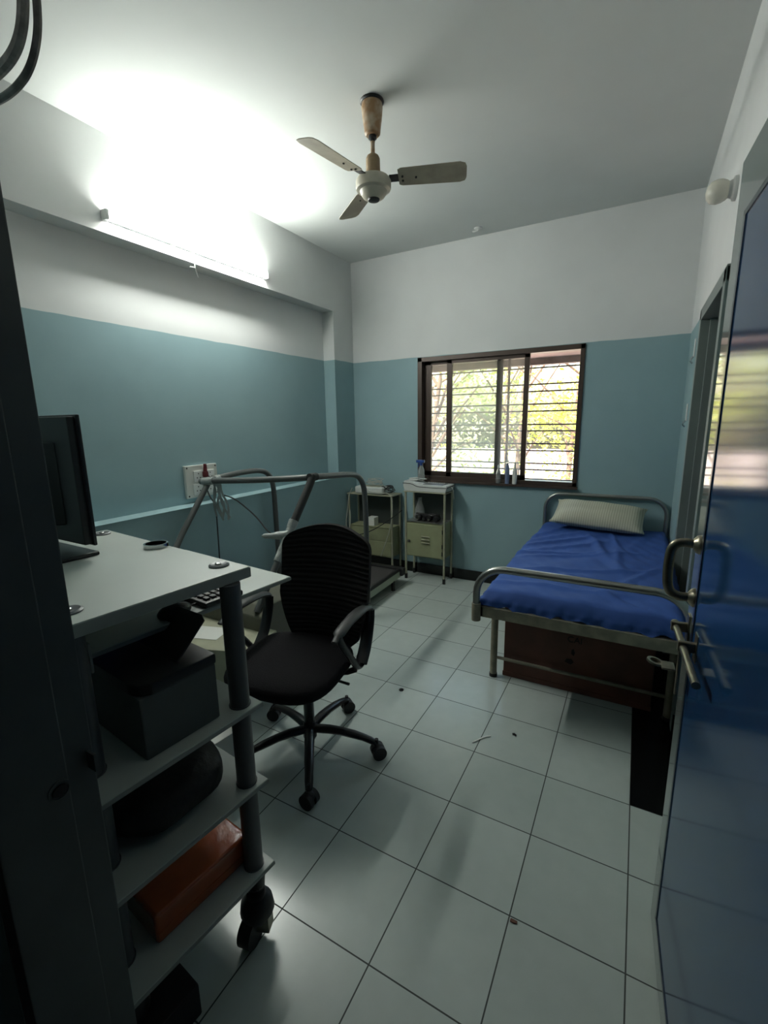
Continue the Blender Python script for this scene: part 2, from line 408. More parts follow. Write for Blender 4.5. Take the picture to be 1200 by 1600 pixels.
# ------------------------------------------------------------------ window
f = MB()
fy0, fy1 = YB - .012, YB + .085
f.box(WX0, WX0 + .045, fy0, fy1, WZ0, WZ1, .003); f.box(WX1 - .035, WX1, fy0, fy1, WZ0, WZ1, .003)
f.box(WX0, WX1, fy0, fy1, WZ1 - .04, WZ1, .003); f.box(WX0, WX1, fy0, fy1, WZ0, WZ0 + .035, .003)
wf = struct(f.build('window_1', MT['alu_dark']))
def sash(x0, x1, y, sl, sr):
    f = MB(); z0, z1 = WZ0 + .035, WZ1 - .04
    f.box(x0, x0 + sl, y, y + .025, z0, z1, .002); f.box(x1 - sr, x1, y, y + .025, z0, z1, .002)
    f.box(x0, x1, y, y + .025, z0, z0 + .042, .002); f.box(x0, x1, y, y + .025, z1 - .03, z1, .002)
    s_ = f.build('sliding_sash', MT['alu_dark'], wf)
    MB().box(x0 + sl - .005, x1 - sr + .005, y + .010, y + .014, z0 + .037, z1 - .025).build('glass_pane', MT['glass'], s_)
sash(WX0 + .045, -.520, YB + .042, .072, .052)
sash(-1.022, -.290, YB + .010, .050, .042)
g = MB(); gy = YB + .15
for z in (1.94, 1.804, 1.745, 1.638, 1.578, 1.464, 1.409, 1.298, 1.237, 1.125, 1.068, .985):
    g.cyl((WX0, gy, z), (WX1, gy, z), .0065, n=8)
for x in (-.49,): g.box(x - .010, x + .010, gy - .004, gy + .004, WZ0, WZ1)
g.build('grille', MT['grille'], wf)
MB().box(WX0 - .01, WX1 + .01, YB - .035, YB + .0, WZ0 - .022, WZ0, .004).build('sill', MT['alu_dark'], wf)
# concrete sunshade outside
s_ = MB(); s_.box(-2.3, 1.2, 3.058, 3.52, 2.075, 2.20); s_.box(-2.3, 1.2, 3.46, 3.54, 2.015, 2.22)
tag(s_.build('window_sunshade', MT['concrete']), 'concrete sunshade slab jutting out above the window outside', 'sunshade')

# ------------------------------------------------------------------ ground and trees outside
struct(MB().box(-40, 40, 3.5, 70, -3.1, -3.0).build('ground', MT['ground']))
def tree(x, y, h, spread, mt, lab, n=2600, leaf=.16, lean=0.0, seed=1, base=-3.0, low=.25, tr=.11):
    rnd = random.Random(seed)
    t = thing('tree', lab, 'tree', (x, y, base), 0)
    b_ = MB(); top = Vector((lean, 0, h * .75)); tips = []
    b_.tube([(0, 0, 0), (lean * .2 + .05, 0, h * .2), (lean * .55 - .06, .05, h * .45), top], [tr, tr * .85, tr * .6, tr * .3], n=10, smooth=2)
    for k in range(9):
        z = h * (.26 + .5 * k / 9); an = rnd.uniform(0, 2 * PI); s0 = Vector((lean * z / (h * .75), 0, z))
        e = s0 + Vector((math.cos(an) * spread * rnd.uniform(.5, .95), math.sin(an) * spread * rnd.uniform(.5, .95), h * rnd.uniform(.1, .3)))
        b_.tube([s0, s0.lerp(e, .5) + Vector((0, 0, .15)), e], [tr * .4, tr * .25, tr * .1], n=6, smooth=1); tips.append(e)
    b_.build('trunk', MT['bark'], t)
    bm = bmesh.new()
    cl = [(tp, rnd.uniform(.5, 1.0) * spread * .55) for tp in tips] + [(Vector((lean, 0, h * .85)), spread * .6)]
    cl += [(Vector((rnd.uniform(-spread, spread), rnd.uniform(-spread, spread), rnd.uniform(h * low, h))), spread * .4) for _ in range(7)]
    for i in range(n):
        cc, rr = rnd.choice(cl)
        d = Vector((rnd.gauss(0, 1), rnd.gauss(0, 1), rnd.gauss(0, .8))).normalized() * rr * rnd.random() ** .5
        p = cc + d; q = Matrix.Rotation(rnd.uniform(0, 6.28), 3, 'Z') @ Matrix.Rotation(rnd.uniform(-1.2, 1.2), 3, 'X') @ Matrix.Rotation(rnd.uniform(-1.2, 1.2), 3, 'Y')
        s0 = leaf * rnd.uniform(.6, 1.3)
        bm.faces.new([bm.verts.new(p + q @ Vector(v) * s0) for v in ((-.5, 0, 0), (0, -.22, .04), (.5, 0, 0), (0, .22, .04))])
    mb = MB(); mb.merge(bm); mb.build('foliage', mt, t)
TREES = [
    (-4.35, 9.5, 7.5, 1.3, 'leafB', 'slender pale tree with a forked trunk, leftmost seen through the window', 700, .13, .6, 11, .5, .085),
    (-5.8, 13.5, 9.0, 2.6, 'leafB', 'thin dry-leaved tree seen behind the left window sash', 2600, .16, -.4, 12, .2, .10),
    (-3.0, 14.0, 9.0, 2.4, 'leafC', 'olive-leaved tree standing behind the middle window stile', 2400, .16, .4, 13, .2, .09),
    (-1.2, 12.5, 8.0, 2.2, 'leafA', 'yellow-green tree seen through the narrow gap between the window stiles', 2600, .15, .3, 14, .15, .08),
    (.05, 10.5, 5.6, 1.7, 'leafA', 'bright yellow-green leafy tree seen through the open right part of the window', 3000, .13, -.2, 15, .1, .07),
    (2.6, 16.0, 9.5, 3.0, 'leafA', 'tall yellow-green tree at the far right edge of the window view', 3600, .18, .2, 16, .1, .10),
    (-9.5, 18.0, 10.0, 3.4, 'leafB', 'broad pale tree at the far left of the window view', 3200, .2, .3, 17, .15, .12),
    (-5.0, 21.0, 11.0, 3.6, 'leafA', 'broad light green tree far back behind the dry-leaved ones', 3600, .22, 0, 18, .15, .12),
    (-.6, 22.0, 11.0, 3.8, 'leafB', 'broad hazy tree far back behind the bright leafy one', 3600, .22, 0, 19, .1, .12),
]
for (x, y, h, sp_, lm, lab, n, lf, ln, sd, lw, tr_) in TREES:
    tree(x, y, h, sp_, MT[lm], lab, n=int(n * .75), leaf=lf, lean=ln, seed=sd, low=lw, tr=tr_)

# ------------------------------------------------------------------ entrance door (blue)
H = Vector((.761, -.795)); ANG = math.atan2(.998, -.058)
dm = Matrix.Translation((H.x, H.y, 0)) @ Matrix.Rotation(ANG, 4, 'Z')
d = MB().box(0, 1.0, -.036, 0, .012, 2.062).build('door_1', MT['stile']); d.matrix_world = dm; struct(d)
MB().box(.09, .905, -.001, .002, .115, 1.925).build('blue_panel', MT['laminate'], d)
f = MB()
for (x0, x1, z0, z1) in ((.893, .908, .105, 1.935), (.087, .100, .105, 1.935), (.087, .908, 1.922, 1.935), (.087, .908, .105, .118)):
    f.box(x0, x1, 0, .0045, z0, z1, .0015)
f.build('metal_beading', mat('dark_metal_beading', (.07, .08, .10), .25, metal=.8), d)
h_ = MB()
for z in (1.205, 1.070):
    h_.lathe([(0, .016), (.012, .016), (.022, .008), (.024, .003), (.024, 0), (0, 0)], n=20, m=Matrix.Translation((.945 if z > 1.1 else .935, 0, z)) @ Matrix.Rotation(-PI / 2, 4, 'X'))
h_.tube([(.945, .012, 1.205), (.945, .040, 1.209), (.95, .058, 1.195), (.952, .062, 1.160), (.948, .062, 1.105), (.940, .056, 1.078), (.935, .036, 1.068), (.935, .012, 1.070)], .0085, n=12, smooth=2, sx=1.0, sy=1.35)
h_.build('pull_handle', MT['brass'], d)
b_ = MB()
b_.cyl((.985, .028, .975), (.665, .028, .975), .0085, n=14)
for x in (.965, .845):
    b_.box(x - .016, x + .016, 0, .004, .942, 1.012, .001); b_.box(x - .007, x + .007, 0, .040, .963, .989, .004)
b_.ball((.985, .028, .975), .011)
b_.build('door_bolt', MT['brass'], d)
b_ = MB(); b_.box(.872, .884, .022, .030, .83, .975, .002); b_.box(.884, .925, .030, .060, .886, .892, .002)
b_.lathe([(.013, -.003), (.020, -.003), (.020, .003), (.013, .003), (.013, -.003)], n=18, m=Matrix.Translation((.915, .072, .89)) @ Matrix.Rotation(.2, 4, 'X'))
b_.build('bolt_hasp', MT['brass'], d)

# ------------------------------------------------------------------ ceiling fan
fan = thing('ceiling_fan', 'old cream three-blade ceiling fan with rust-stained canopy', 'fan', (-.693, 1.006, ZC))
MB().lathe([(0, 0), (.056, 0), (.058, -.006), (.052, -.012), (0, -.012)]).build('ceiling_plate', MT['rubber'], fan)
MB().lathe([(0, -.006), (.049, -.008), (.051, -.03), (.046, -.08), (.040, -.118), (.038, -.138), (.030, -.146), (0, -.146)]).build('canopy', MT['fan_rust'], fan)
MB().lathe([(0, -.144), (.020, -.144), (.020, -.158), (.012, -.162), (.012, -.17), (0, -.17)]).build('rubber_cup', MT['rubber'], fan)
MB().cyl((0, 0, -.15), (0, 0, -.24), .0105).build('down_rod', MT['fan_rust'], fan)
MB().lathe([(0, -.222), (.014, -.222), (.028, -.232), (.034, -.244), (.035, -.30), (.040, -.325), (0, -.325)]).build('lower_cover', mat('brown_stained_cover', (.36, .25, .14), .5, noise=.25, nscale=12), fan)
MB().lathe([(0, -.318), (.050, -.320), (.078, -.329), (.087, -.343), (.087, -.372), (.084, -.380), (.068, -.386), (.062, -.398), (.052, -.412), (.032, -.420), (0, -.422)]).build('motor_housing', MT['fan_cream'], fan)
MB().lathe([(0, -.420), (.030, -.420), (.027, -.427), (.012, -.430), (0, -.430)]).build('bottom_cap', MT['rubber'], fan)
for k, an in enumerate((-100, 20, 140)):
    bl = MB(); mz = Matrix.Rotation(math.radians(an), 4, 'Z') @ Matrix.Translation((0, 0, -.338)) @ Matrix.Rotation(math.radians(-15), 4, 'X')
    P_ = [(.125, -.052), (.14, -.060), (.42, -.062), (.445, -.052), (.452, -.03), (.452, .03), (.445, .050), (.42, .058), (.14, .046), (.125, .038)]
    bl.prism(P_, -.0015, .0015, m=mz)
    o = bl.build('blade', MT['fan_blade'], fan)
    br = MB(); br.box(.08, .20, -.022, .022, .001, .005, .001, m=mz)
    for (x, y) in ((.145, -.012), (.145, .014), (.21, 0)): br.cyl(mz @ Vector((x, y, -.006)), mz @ Vector((x, y, .004)), .005, n=8)
    br.build('blade_bracket', MT['rubber'], o)

# ------------------------------------------------------------------ small wall and ceiling things
tl = thing('tube_light', 'lit tube light batten on the beam of the left wall', 'light', (XL, 1.04, 2.598))
MB().box(0, .024, -.61, .61, -.018, .022, .004).build('batten', MT['white_plastic'], tl)
MB().prism([(.024 + .024 * math.sin(k * PI / 12), .020 * math.cos(k * PI / 12)) for k in range(13)], -.59, .59, m=Matrix.Translation((0, 0, .002)) @ Matrix.Rotation(PI / 2, 4, 'X')).build('tube', MT['tube'], tl)
e_ = MB()
for s in (-1, 1): e_.box(.0, .050, s * .60 - .009, s * .60 + .009, -.024, .028, .004)
e_.build_each('end_holder', MT['white_plastic'], tl)
e_ = MB(); e_.tube([(.02, -.05, -.02), (.034, -.056, -.09), (.034, -.06, -.115), (.03, -.035, -.165)], .0028, n=6, smooth=2)
e_.tube([(.034, -.06, -.115), (.034, -.095, -.118)], .0028, n=6)
e_.build('loose_wire', MT['white_plastic'], tl)

hk = thing('ceiling_rose', 'small white fitting on the ceiling near the back wall', 'ceiling fitting', (-.704, 2.70, ZC))
MB().lathe([(0, 0), (.032, 0), (.032, -.008), (.020, -.016), (0, -.018)], n=20).build('base', MT['white_plastic'], hk)
MB().tube([(0, 0, -.014), (-.02, 0, -.022), (-.045, .0, -.018)], .006, n=8, smooth=1).build('stub', MT['white_plastic'], hk)

wl = thing('wall_lamp', 'unlit cream globe lamp high on the right wall by the blue door', 'lamp', (XR, 1.33, 2.42))
MB().lathe([(0, 0), (.045, 0), (.045, .012), (.034, .018), (.030, .03), (0, .03)], n=24, m=Matrix.Rotation(-PI / 2, 4, 'Y')).build('holder', MT['white_plastic'], wl)
MB().lathe([(.028, .026), (.036, .035), (.043, .050), (.045, .068), (.040, .088), (.024, .102), (0, .107)], n=24, m=Matrix.Rotation(-PI / 2, 4, 'Y')).build('globe', mat('cream_opal_glass', (.62, .60, .52), .25), wl)

for (y, z, lab) in ((2.40, 1.93, 'small white metal clip on the right wall, upper one of two'), (2.45, 1.535, 'small white metal clip on the right wall, lower one of two')):
    k_ = thing('wall_clip', lab, 'wall clip', (XR, y, z), 0, 'white clips beside the side door')
    MB().box(-.006, 0, -.028, .028, -.05, .06, .002).build('plate', MT['white_plastic'], k_)
    h_ = MB(); h_.tube([(-.004, 0, -.045), (-.022, 0, -.07), (-.006, .0, -.088)], .005, n=8, smooth=1); h_.build('hook', MT['chrome'], k_)

# switchboard on the niche wall
sb = thing('switchboard', 'square ivory socket board on the teal left wall behind the treadmill rail', 'socket', (XN, .997, 1.123))
MB().box(0, .022, -.135, .135, -.112, .112, .004).build('base_plate', MT['socket_white'], sb)
for (y, z) in ((-.035, .035), (.065, .035), (-.045, -.055), (.045, -.055)):
    so = MB().box(.020, .030, y - .038, y + .038, z - .038, z + .038, .003).build('socket_module', MT['white_plastic'], sb)
    h_ = MB()
    for (dy, dz) in ((0, .018), (-.013, -.01), (.013, -.01)): h_.cyl((.029, y + dy, z + dz), (.0305, y + dy, z + dz), .0045, n=10)
    h_.build_each('pin_hole', MT['rubber'], so)
s2 = MB()
for y in (-.12, .12):
    for z in (-.097, .097): s2.cyl((.021, y, z), (.024, y, z), .006, n=10)
s2.build_each('screw', MT['rubber'], sb)
pl = MB(); pl.box(.030, .062, -.040, -.006, .025, .068, .008); pl.cyl((.046, -.023, .06), (.05, -.023, .118), .015, .011, n=12)
tag(pl.build('plug', MT['dark_red'], None, loc=(XN, 1.03, 1.123)), 'dark red plug pushed into the socket board', 'plug')

# cables drooping above the entrance, inside the room
cb = MB(); cb.tube([(-0.661, -0.700, 2.124), (-0.533, -0.700, 2.105), (-0.456, -0.700, 2.102), (-0.391, -0.700, 2.108), (-0.355, -0.700, 2.128), (-0.337, -0.700, 2.163), (-0.327, -0.700, 2.208), (-.33, -.75, 2.42), (-.34, -.785, 2.46)], .0085, n=8, smooth=3)
tag(cb.build('hanging_cable', MT['cable_dusty']), 'thick dusty grey cable looping at the top left corner', 'cable', 'dusty cables over the entrance')
cb = MB(); cb.tube([(-0.595, -0.730, 2.064), (-0.476, -0.730, 2.042), (-0.399, -0.730, 2.031), (-0.339, -0.730, 2.029), (-0.288, -0.730, 2.040), (-0.256, -0.730, 2.071), (-0.247, -0.730, 2.110), (-0.246, -0.730, 2.154), (-.30, -.76, 2.40), (-.31, -.785, 2.44)], .0055, n=8, smooth=3)
tag(cb.build('hanging_cable', MT['cable_dusty']), 'thinner grey cable looping below and right of the thick one', 'cable', 'dusty cables over the entrance')

# ------------------------------------------------------------------ bed
bed = thing('hospital_bed', 'steel hospital cot with bowed tube head and foot rails', 'bed', (.358, 1.9, 0))
bx0, bx1, by0, by1 = -.475, .452, -.90, .90
f = MB()
f.box(bx0, bx1, by0, by0 + .035, .508, .566, .003); f.box(bx0, bx1, by1 - .035, by1, .508, .566, .003)
f.box(bx0, bx0 + .035, by0, by1, .508, .566, .003); f.box(bx1 - .035, bx1, by0, by1, .508, .566, .003)
for k in range(9): f.box(bx0 + .01, bx1 - .01, by0 + .15 + k * .19, by0 + .19 + k * .19, .548, .555)
f.build('bed_frame', MT['grey_frame'], bed)
def rail(y, zt, zb, r, x0, x1, R=.115):
    pts = [(x0, y, zb), (x0, y, zt - R)] + arc(x0 + R, zt - R, R, PI, PI / 2, 8, lambda u, v: (u, y, v))[1:] + arc(x1 - R, zt - R, R, PI / 2, 0, 8, lambda u, v: (u, y, v)) + [(x1, y, zb)]
    return MB().tube(pts, r, n=14)
rail(by0 - .005, .780, .50, .0185, bx0 + .0, bx1 - .0, .14).build('foot_rail', MT['steel'], bed)
rail(.93, .895, .50, .015, bx0 + .02, bx1 - .02, .13).build('head_rail', MT['steel'], bed)
cl_ = MB()
for x in (bx0, bx1): cl_.cyl((x, by0 - .005, .488), (x, by0 - .005, .582), .0235); cl_.cyl((x, .93, .488), (x, .93, .575), .021)
cl_.build_each('rail_socket', MT['grey_frame'], bed)
for x in (-.458, .437):
    for y in (-.585, .70):
        lg = MB(); lg.cyl((x, y, .012), (x, y, .508), .0205, n=16); lg.build('leg', MT['grey_frame'], bed)
        MB().cyl((x, y, 0), (x, y, .02), .0235, n=16).build('foot_cap', MT['rubber'], bed)
for y in (-.585, .70): MB().cyl((-.458, y, .125), (.437, y, .125), .0095, n=12).build('stretcher', MT['grey_frame'], bed)

def sheet_h(u, v, x, y):
    # u across 0..1, v along 0..1 (foot to head)
    z = 0.0
    for (ox, oy, ang, amp, wd) in ((-.30, .35, 1.05, .012, .03), (-.20, .1, .85, .010, .025), (.02, .20, 1.95, .011, .028), (-.02, -.35, .45, .008, .02),
                                   (.14, .0, 1.75, .009, .03), (-.33, -.1, .55, .008, .022), (.05, -.62, 2.5, .007, .02), (.25, .45, 1.5, .006, .03), (-.38, .45, 1.25, .009, .02), (-.25, .25, .95, .010, .018), (.10, .48, 1.85, .008, .016), (-.08, -.05, .6, .007, .016), (.0, -.50, .15, .006, .014),
                                   (-.15, -.7, .2, .007, .02), (.28, -.3, 1.25, .006, .025)):
        dx, dy = x - ox, y - oy; al = dx * math.cos(ang) + dy * math.sin(ang); pe = -dx * math.sin(ang) + dy * math.cos(ang) + .03 * math.sin(al * 6)
        z += 1.9 * amp * math.exp(-(pe / wd) ** 2) * math.exp(-(al / .34) ** 2)
    z += .004 * math.sin(x * 9 + y * 5) + .003 * math.sin(x * 23 - y * 17) + .0015 * math.sin(x * 61 + y * 37)
    return z
def mattress():
    b = bmesh.new(); nx, ny = 70, 130
    X0, X1, Y0, Y1, Zt, Zb = -.455, .440, -.872, .895, .655, .572
    top = {}
    for i in range(nx + 1):
        for j in range(ny + 1):
            u, v = i / nx, j / ny; x, y = X0 + (X1 - X0) * u, Y0 + (Y1 - Y0) * v
            ed = min(x - X0, X1 - x, y - Y0, Y1 - y); dz = 0
            if ed < .045: dz = -.04 * (1 - math.sqrt(max(0, 1 - ((.045 - ed) / .045) ** 2)))
            top[i, j] = b.verts.new((x, y, Zt + dz + sheet_h(u, v, x, y)))
    for i in range(nx):
        for j in range(ny): b.faces.new((top[i, j], top[i + 1, j], top[i + 1, j + 1], top[i, j + 1]))
    loop = [(i, 0) for i in range(nx)] + [(nx, j) for j in range(ny)] + [(i, ny) for i in range(nx, 0, -1)] + [(0, j) for j in range(ny, 0, -1)]
    rows = [[top[k] for k in loop]]
    for s, off, zf in ((1, .010, .7), (2, .014, .4), (3, .012, .1), (4, .018, -.22)):
        row = []
        for n_, (i, j) in enumerate(loop):
            v0 = top[i, j].co; nxn = Vector((-1 if i == 0 else (1 if i == nx else 0), -1 if j == 0 else (1 if j == ny else 0), 0))
            w_ = .006 * math.sin(n_ * .55) * s / 3 + .004 * math.sin(n_ * 1.31 + s)
            lowz = Zb + (Zt - .04 - Zb) * zf + (.012 * math.sin(n_ * .23) + .008 * math.sin(n_ * .71) if s == 4 else 0)
            co = Vector((v0.x, v0.y, lowz)) + nxn * (off + w_)
            co.x = max(-.49, min(.456, co.x))
            row.append(b.verts.new(co))
        rows.append(row)
    for A, B in zip(rows, rows[1:]):
        m_ = len(A)
        for k in range(m_): b.faces.new((A[k], A[(k + 1) % m_], B[(k + 1) % m_], B[k]))
    bmesh.ops.recalc_face_normals(b, faces=b.faces[:])
    mb = MB(); mb.merge(b); return mb
mo = mattress().build('mattress', MT['sheet'], None, smooth=180, loc=(.358, 1.9, 0))
mo.name = 'covered_mattress'; tag(mo, 'thin mattress under a rumpled royal blue bedsheet on the cot', 'mattress')

def pillow():
    b = bmesh.new(); bmesh.ops.create_cube(b, size=2); bmesh.ops.subdivide_edges(b, edges=b.edges[:], cuts=14, use_grid_fill=True)
    for v in b.verts:
        x, y, z = v.co
        ex, ey = 1 - abs(x) ** 3, 1 - abs(y) ** 3
        t = max(0.0, ex) ** .55 * max(0.0, ey) ** .55
        px = x * (.31 + .018 * abs(y) ** 4 * abs(x)); py = y * (.155 + .015 * abs(x) ** 4)
        px += 0; pz = z * (.070 * t + .004)
        pz += .004 * math.sin(px * 30 + py * 12) * t + .003 * math.sin(py * 50) * t
        v.co = (px, py, pz)
    mb = MB(); mb.merge(b); return mb
po = pillow().build('pillow', MT['pillow'], None, smooth=180); tag(po, 'striped cream pillow propped at the head of the cot', 'pillow')
po.matrix_world = Matrix.Translation((.325, 2.65, .770)) @ Matrix.Rotation(math.radians(-3), 4, 'Z') @ Matrix.Rotation(math.radians(21), 4, 'X') @ Matrix.Rotation(math.radians(3), 4, 'Y')

# brown box beneath
bb = thing('wooden_box', 'large brown wooden box with faded stencil marks under the cot', 'box', (.335, 1.725, 0))
MB().box(-.385, .385, -.375, .375, 0, .435, .006).build('body', MT['brown_box'], bb)
f = MB(); f.box(-.388, .388, -.379, -.37, .405, .435, .003); f.box(-.388, .388, -.379, -.37, 0, .03, .003)
f.build_each('edge_batten', MT['brown_box'], bb)
cu = bpy.data.curves.new('txt', 'FONT'); cu.body = 'CAI'; cu.size = .048; cu.extrude = .0012; cu.align_x = 'CENTER'
to = bpy.data.objects.new('txt', cu); COL.objects.link(to); dg = bpy.context.evaluated_depsgraph_get()
tm = bpy.data.meshes.new_from_object(to.evaluated_get(dg)); bpy.data.objects.remove(to)
tb = bmesh.new(); tb.from_mesh(tm)
mk = MB(); mk.merge(tb, Matrix.Translation((0.001, -.3765, 0.300)) @ Matrix.Rotation(PI / 2, 4, 'X'))
mk.prism([(-.008, 0), (.006, -.012), (.012, .008), (.004, .030), (-.006, .022)], 0, .001, m=Matrix.Translation((-0.006, -.3755, 0.232)) @ Matrix.Rotation(PI / 2, 4, 'X'))
mk.prism([(-.022, 0), (.010, -.010), (.024, .006), (.012, .024), (-.014, .020)], 0, .001, m=Matrix.Translation((-0.022, -.3755, 0.176)) @ Matrix.Rotation(PI / 2, 4, 'X'))
mk.build_each('stencil_mark', MT['stencil'], bb)

# ------------------------------------------------------------------ bedside lockers
def locker(x0, x1, y0, y1, h, lab, zsh, zbot):
    L_ = thing('bedside_locker', lab, 'locker', ((x0 + x1) / 2, (y0 + y1) / 2, 0), 0, 'steel bedside lockers in the back corner')
    w_, d_ = (x1 - x0) / 2, (y1 - y0) / 2
    for sx in (-1, 1):
        for sy in (-1, 1):
            lg = MB().cyl((sx * (w_ - .012), sy * (d_ - .012), .03), (sx * (w_ - .012), sy * (d_ - .012), h), .0105, n=12).build('leg', MT['cream_metal'], L_)
            MB().cyl((sx * (w_ - .012), sy * (d_ - .012), 0), (sx * (w_ - .012), sy * (d_ - .012), .05), .0145, n=12).build('rubber_foot', MT['rubber'], lg)
    t_ = MB(); t_.box(-w_ - .004, w_ + .004, -d_ - .004, d_ + .004, h - .006, h, .002)
    t_.tube([(-w_, -d_, h), (w_, -d_, h), (w_, d_, h), (-w_, d_, h)], .006, n=8, closed=True)
    t_.build('top_tray', MT['cream_metal'], L_)
    MB().box(-w_ + .02, w_ - .02, -d_ + .004, d_ - .02, zsh, zsh + .005).build('shelf', MT['steel_wash'] if h > .82 else MT['olive_metal'], L_)
    c_ = MB(); c_.box(-w_ + .020, w_ - .020, -d_ + .012, d_ - .01, zbot, zsh, .003)
    c_.build('cabinet', MT['olive_metal'], L_)
    MB().box(-w_ + .015, w_ - .015, d_ - .012, d_ - .008, zsh, h - .01).build('back_panel', MT['dark_inside'], L_)
    return L_, w_, d_
LR, w_, d_ = locker(-1.346, -.928, 2.628, 2.838, .862, 'taller cream locker with louvred door under the window, right of two', .575, .235)
dd = MB().box(-w_ + .026, w_ - .030, -d_ + .004, -d_ + .014, .243, .555, .003).build('door', MT['olive_metal'], LR)
lv = MB()
for z in (.375, .405, .435): lv.prism([(-.03, 0), (.055, 0), (.055, .010), (-.03, .012)], 0, .014, .004, m=Matrix.Translation((.0, -d_ + .004, z)) @ Matrix.Rotation(PI / 2, 4, 'X'))
lv.build_each('louvre', MT['cream_metal'], dd)
MB().ball((-w_ + .052, -d_ - .006, .385), .014, (1, .6, 1)).build('knob', MT['rubber'], dd)
hg = MB()
for z in (.29, .36, .50): hg.box(w_ - .034, w_ - .026, -d_ + .001, -d_ + .006, z - .02, z + .02)
hg.build_each('hinge', MT['rubber'], dd)
LL, w_, d_ = locker(-1.995, -1.480, 2.64, 2.838, .800, 'lower cream locker in the corner behind the treadmill, left of two', .475, .175)
MB().box(-w_ + .026, w_ - .026, -d_ + .006, -d_ + .014, .345, .465, .003).build('drawer', MT['olive_metal'], LL)
MB().box(-w_ + .026, w_ - .026, -d_ + .006, -d_ + .014, .185, .330, .003).build('door', MT['olive_metal'], LL)

# machines on the lockers
def xf(*mm):
    r = Matrix.Identity(4)
    for m_ in mm: r = r @ m_
    return r
ecg = thing('ecg_machine', 'pale grey desktop ECG machine on the taller locker', 'medical machine', (-1.137, 2.73, .868))
prof = [(-.205, .0), (.205, 0), (.22, .045), (.215, .062), (-.06, .062), (-.125, .090), (-.21, .095), (-.22, .05)]
MB().prism(prof, -.098, .10, .006, m=Matrix.Rotation(PI / 2, 4, 'X')).build('case', MT['machine_white'], ecg)
st = MB(); st.tube([(-.222, -.1005, .072), (-.13, -.1005, .070), (-.085, -.1005, .048), (-.04, -.1005, .042), (.215, -.1005, .042), (.224, -.09, .046), (.224, .08, .05)], .0035, n=6, smooth=1)
st.build('dark_seam', MT['rubber'], ecg)
kp = MB(); kp.box(-.03, .17, -.07, .06, .062, .066, .001); kp.build('keypad', mat('grey_keypad', (.12, .12, .12), .4), ecg)
kk = MB()
for i in range(8): kk.box(-.02 + i * .022, -.006 + i * .022, .03, .045, .066, .072, .001)
kk.build_each('key', MT['white_plastic'], ecg)
pp = MB(); pp.box(-.20, -.10, -.06, .02, .0, .002); pp.tube([(-.2, -.02, .01), (-.13, 0, .02), (-.08, .03, .006), (-.03, .0, .012)], .006, n=6, smooth=2, sx=1.6)
tag(pp.build('crumpled_paper', MT['paper'], None, loc=(-1.137, 2.745, .962)), 'crumpled white paper strip lying on the ECG machine', 'paper')
nb = thing('nebuliser_unit', 'flat pale machine on the lower locker under tangled leads', 'medical machine', (-1.725, 2.735, .806))
MB().box(-.19, .13, -.08, .08, 0, .070, .014, 3).build('case', MT['machine_white'], nb)
MB().box(-.14, .08, -.06, .05, .069, .074, .002).build('top_panel', MT['cream_metal'], nb)
rn = random.Random(5)
def tangle(cx, cy, cz, rx, ry, rz, n, loops):
    pts = []
    for k in range(n):
        t = k / n * loops * 2 * PI
        pts.append((cx + rx * math.cos(t) * rn.uniform(.55, 1) + rn.uniform(-.01, .01), cy + ry * math.sin(t) * rn.uniform(.5, 1), cz + rz * (rn.random())))
    return pts
tg = MB(); tg.tube(tangle(-1.73, 2.73, .884, .13, .055, .075, 34, 7), .0028, n=6, smooth=3)
tag(tg.build('cable_tangle', MT['cable_white']), 'tangle of grey-white leads heaped on the flat pale machine', 'cables')
tg = MB(); tg.tube(tangle(-1.575, 2.74, .815, .075, .06, .085, 30, 5), .0042, n=6, smooth=2)
tag(tg.build('cable_tangle', MT['cable_black']), 'dark cable coil heaped between the two lockers\' machines', 'cables')
tg = MB(); tg.tube([(-1.80, 2.665, .882), (-1.74, 2.628, .835), (-1.62, 2.624, .822), (-1.50, 2.618, .838), (-1.463, 2.618, .76), (-1.470, 2.614, .60), (-1.50, 2.610, .45), (-1.56, 2.612, .30), (-1.60, 2.612, .19)], .0038, n=6, smooth=3)
tag(tg.build('lead_wire', MT['cable_white']), 'pale lead hanging down the front right of the lower locker', 'cable')
tg = MB(); tg.tube([(-1.36, 2.612, .68), (-1.46, 2.60, .60), (-1.60, 2.594, .50), (-1.75, 2.60, .42), (-1.88, 2.60, .38)], .005, n=6, smooth=2)
tag(tg.build('power_cord', MT['cable_black']), 'black cord slanting across the lower locker front', 'cable')
tg = MB(); tg.tube([(-1.93, 2.63, .86), (-1.97, 2.625, .78), (-1.985, 2.615, .62), (-2.0, 2.60, .50), (-1.975, 2.60, .40), (-1.945, 2.61, .50), (-1.95, 2.615, .66), (-1.97, 2.62, .56), (-1.96, 2.62, .34)], .004, n=6, smooth=3)
tag(tg.build('lead_wire', MT['cable_white']), 'pale lead looping down the left leg of the lower locker', 'cable')
tg = MB(); tg.tube([(-.925, 2.72, .905), (-.895, 2.71, .91), (-.885, 2.72, .85), (-.89, 2.74, .80)], .005, n=6, smooth=2)
tag(tg.build('lead_wire', MT['cable_white']), 'short pale lead dropping off the right side of the ECG machine', 'cable')
tag(MB().box(-.045, .035, -.035, .05, 0, .085, .003).build('white_carton', MT['paper'], None, loc=(-1.735, 2.70, .481)), 'small white carton on the shelf of the lower locker', 'carton')
st = MB()
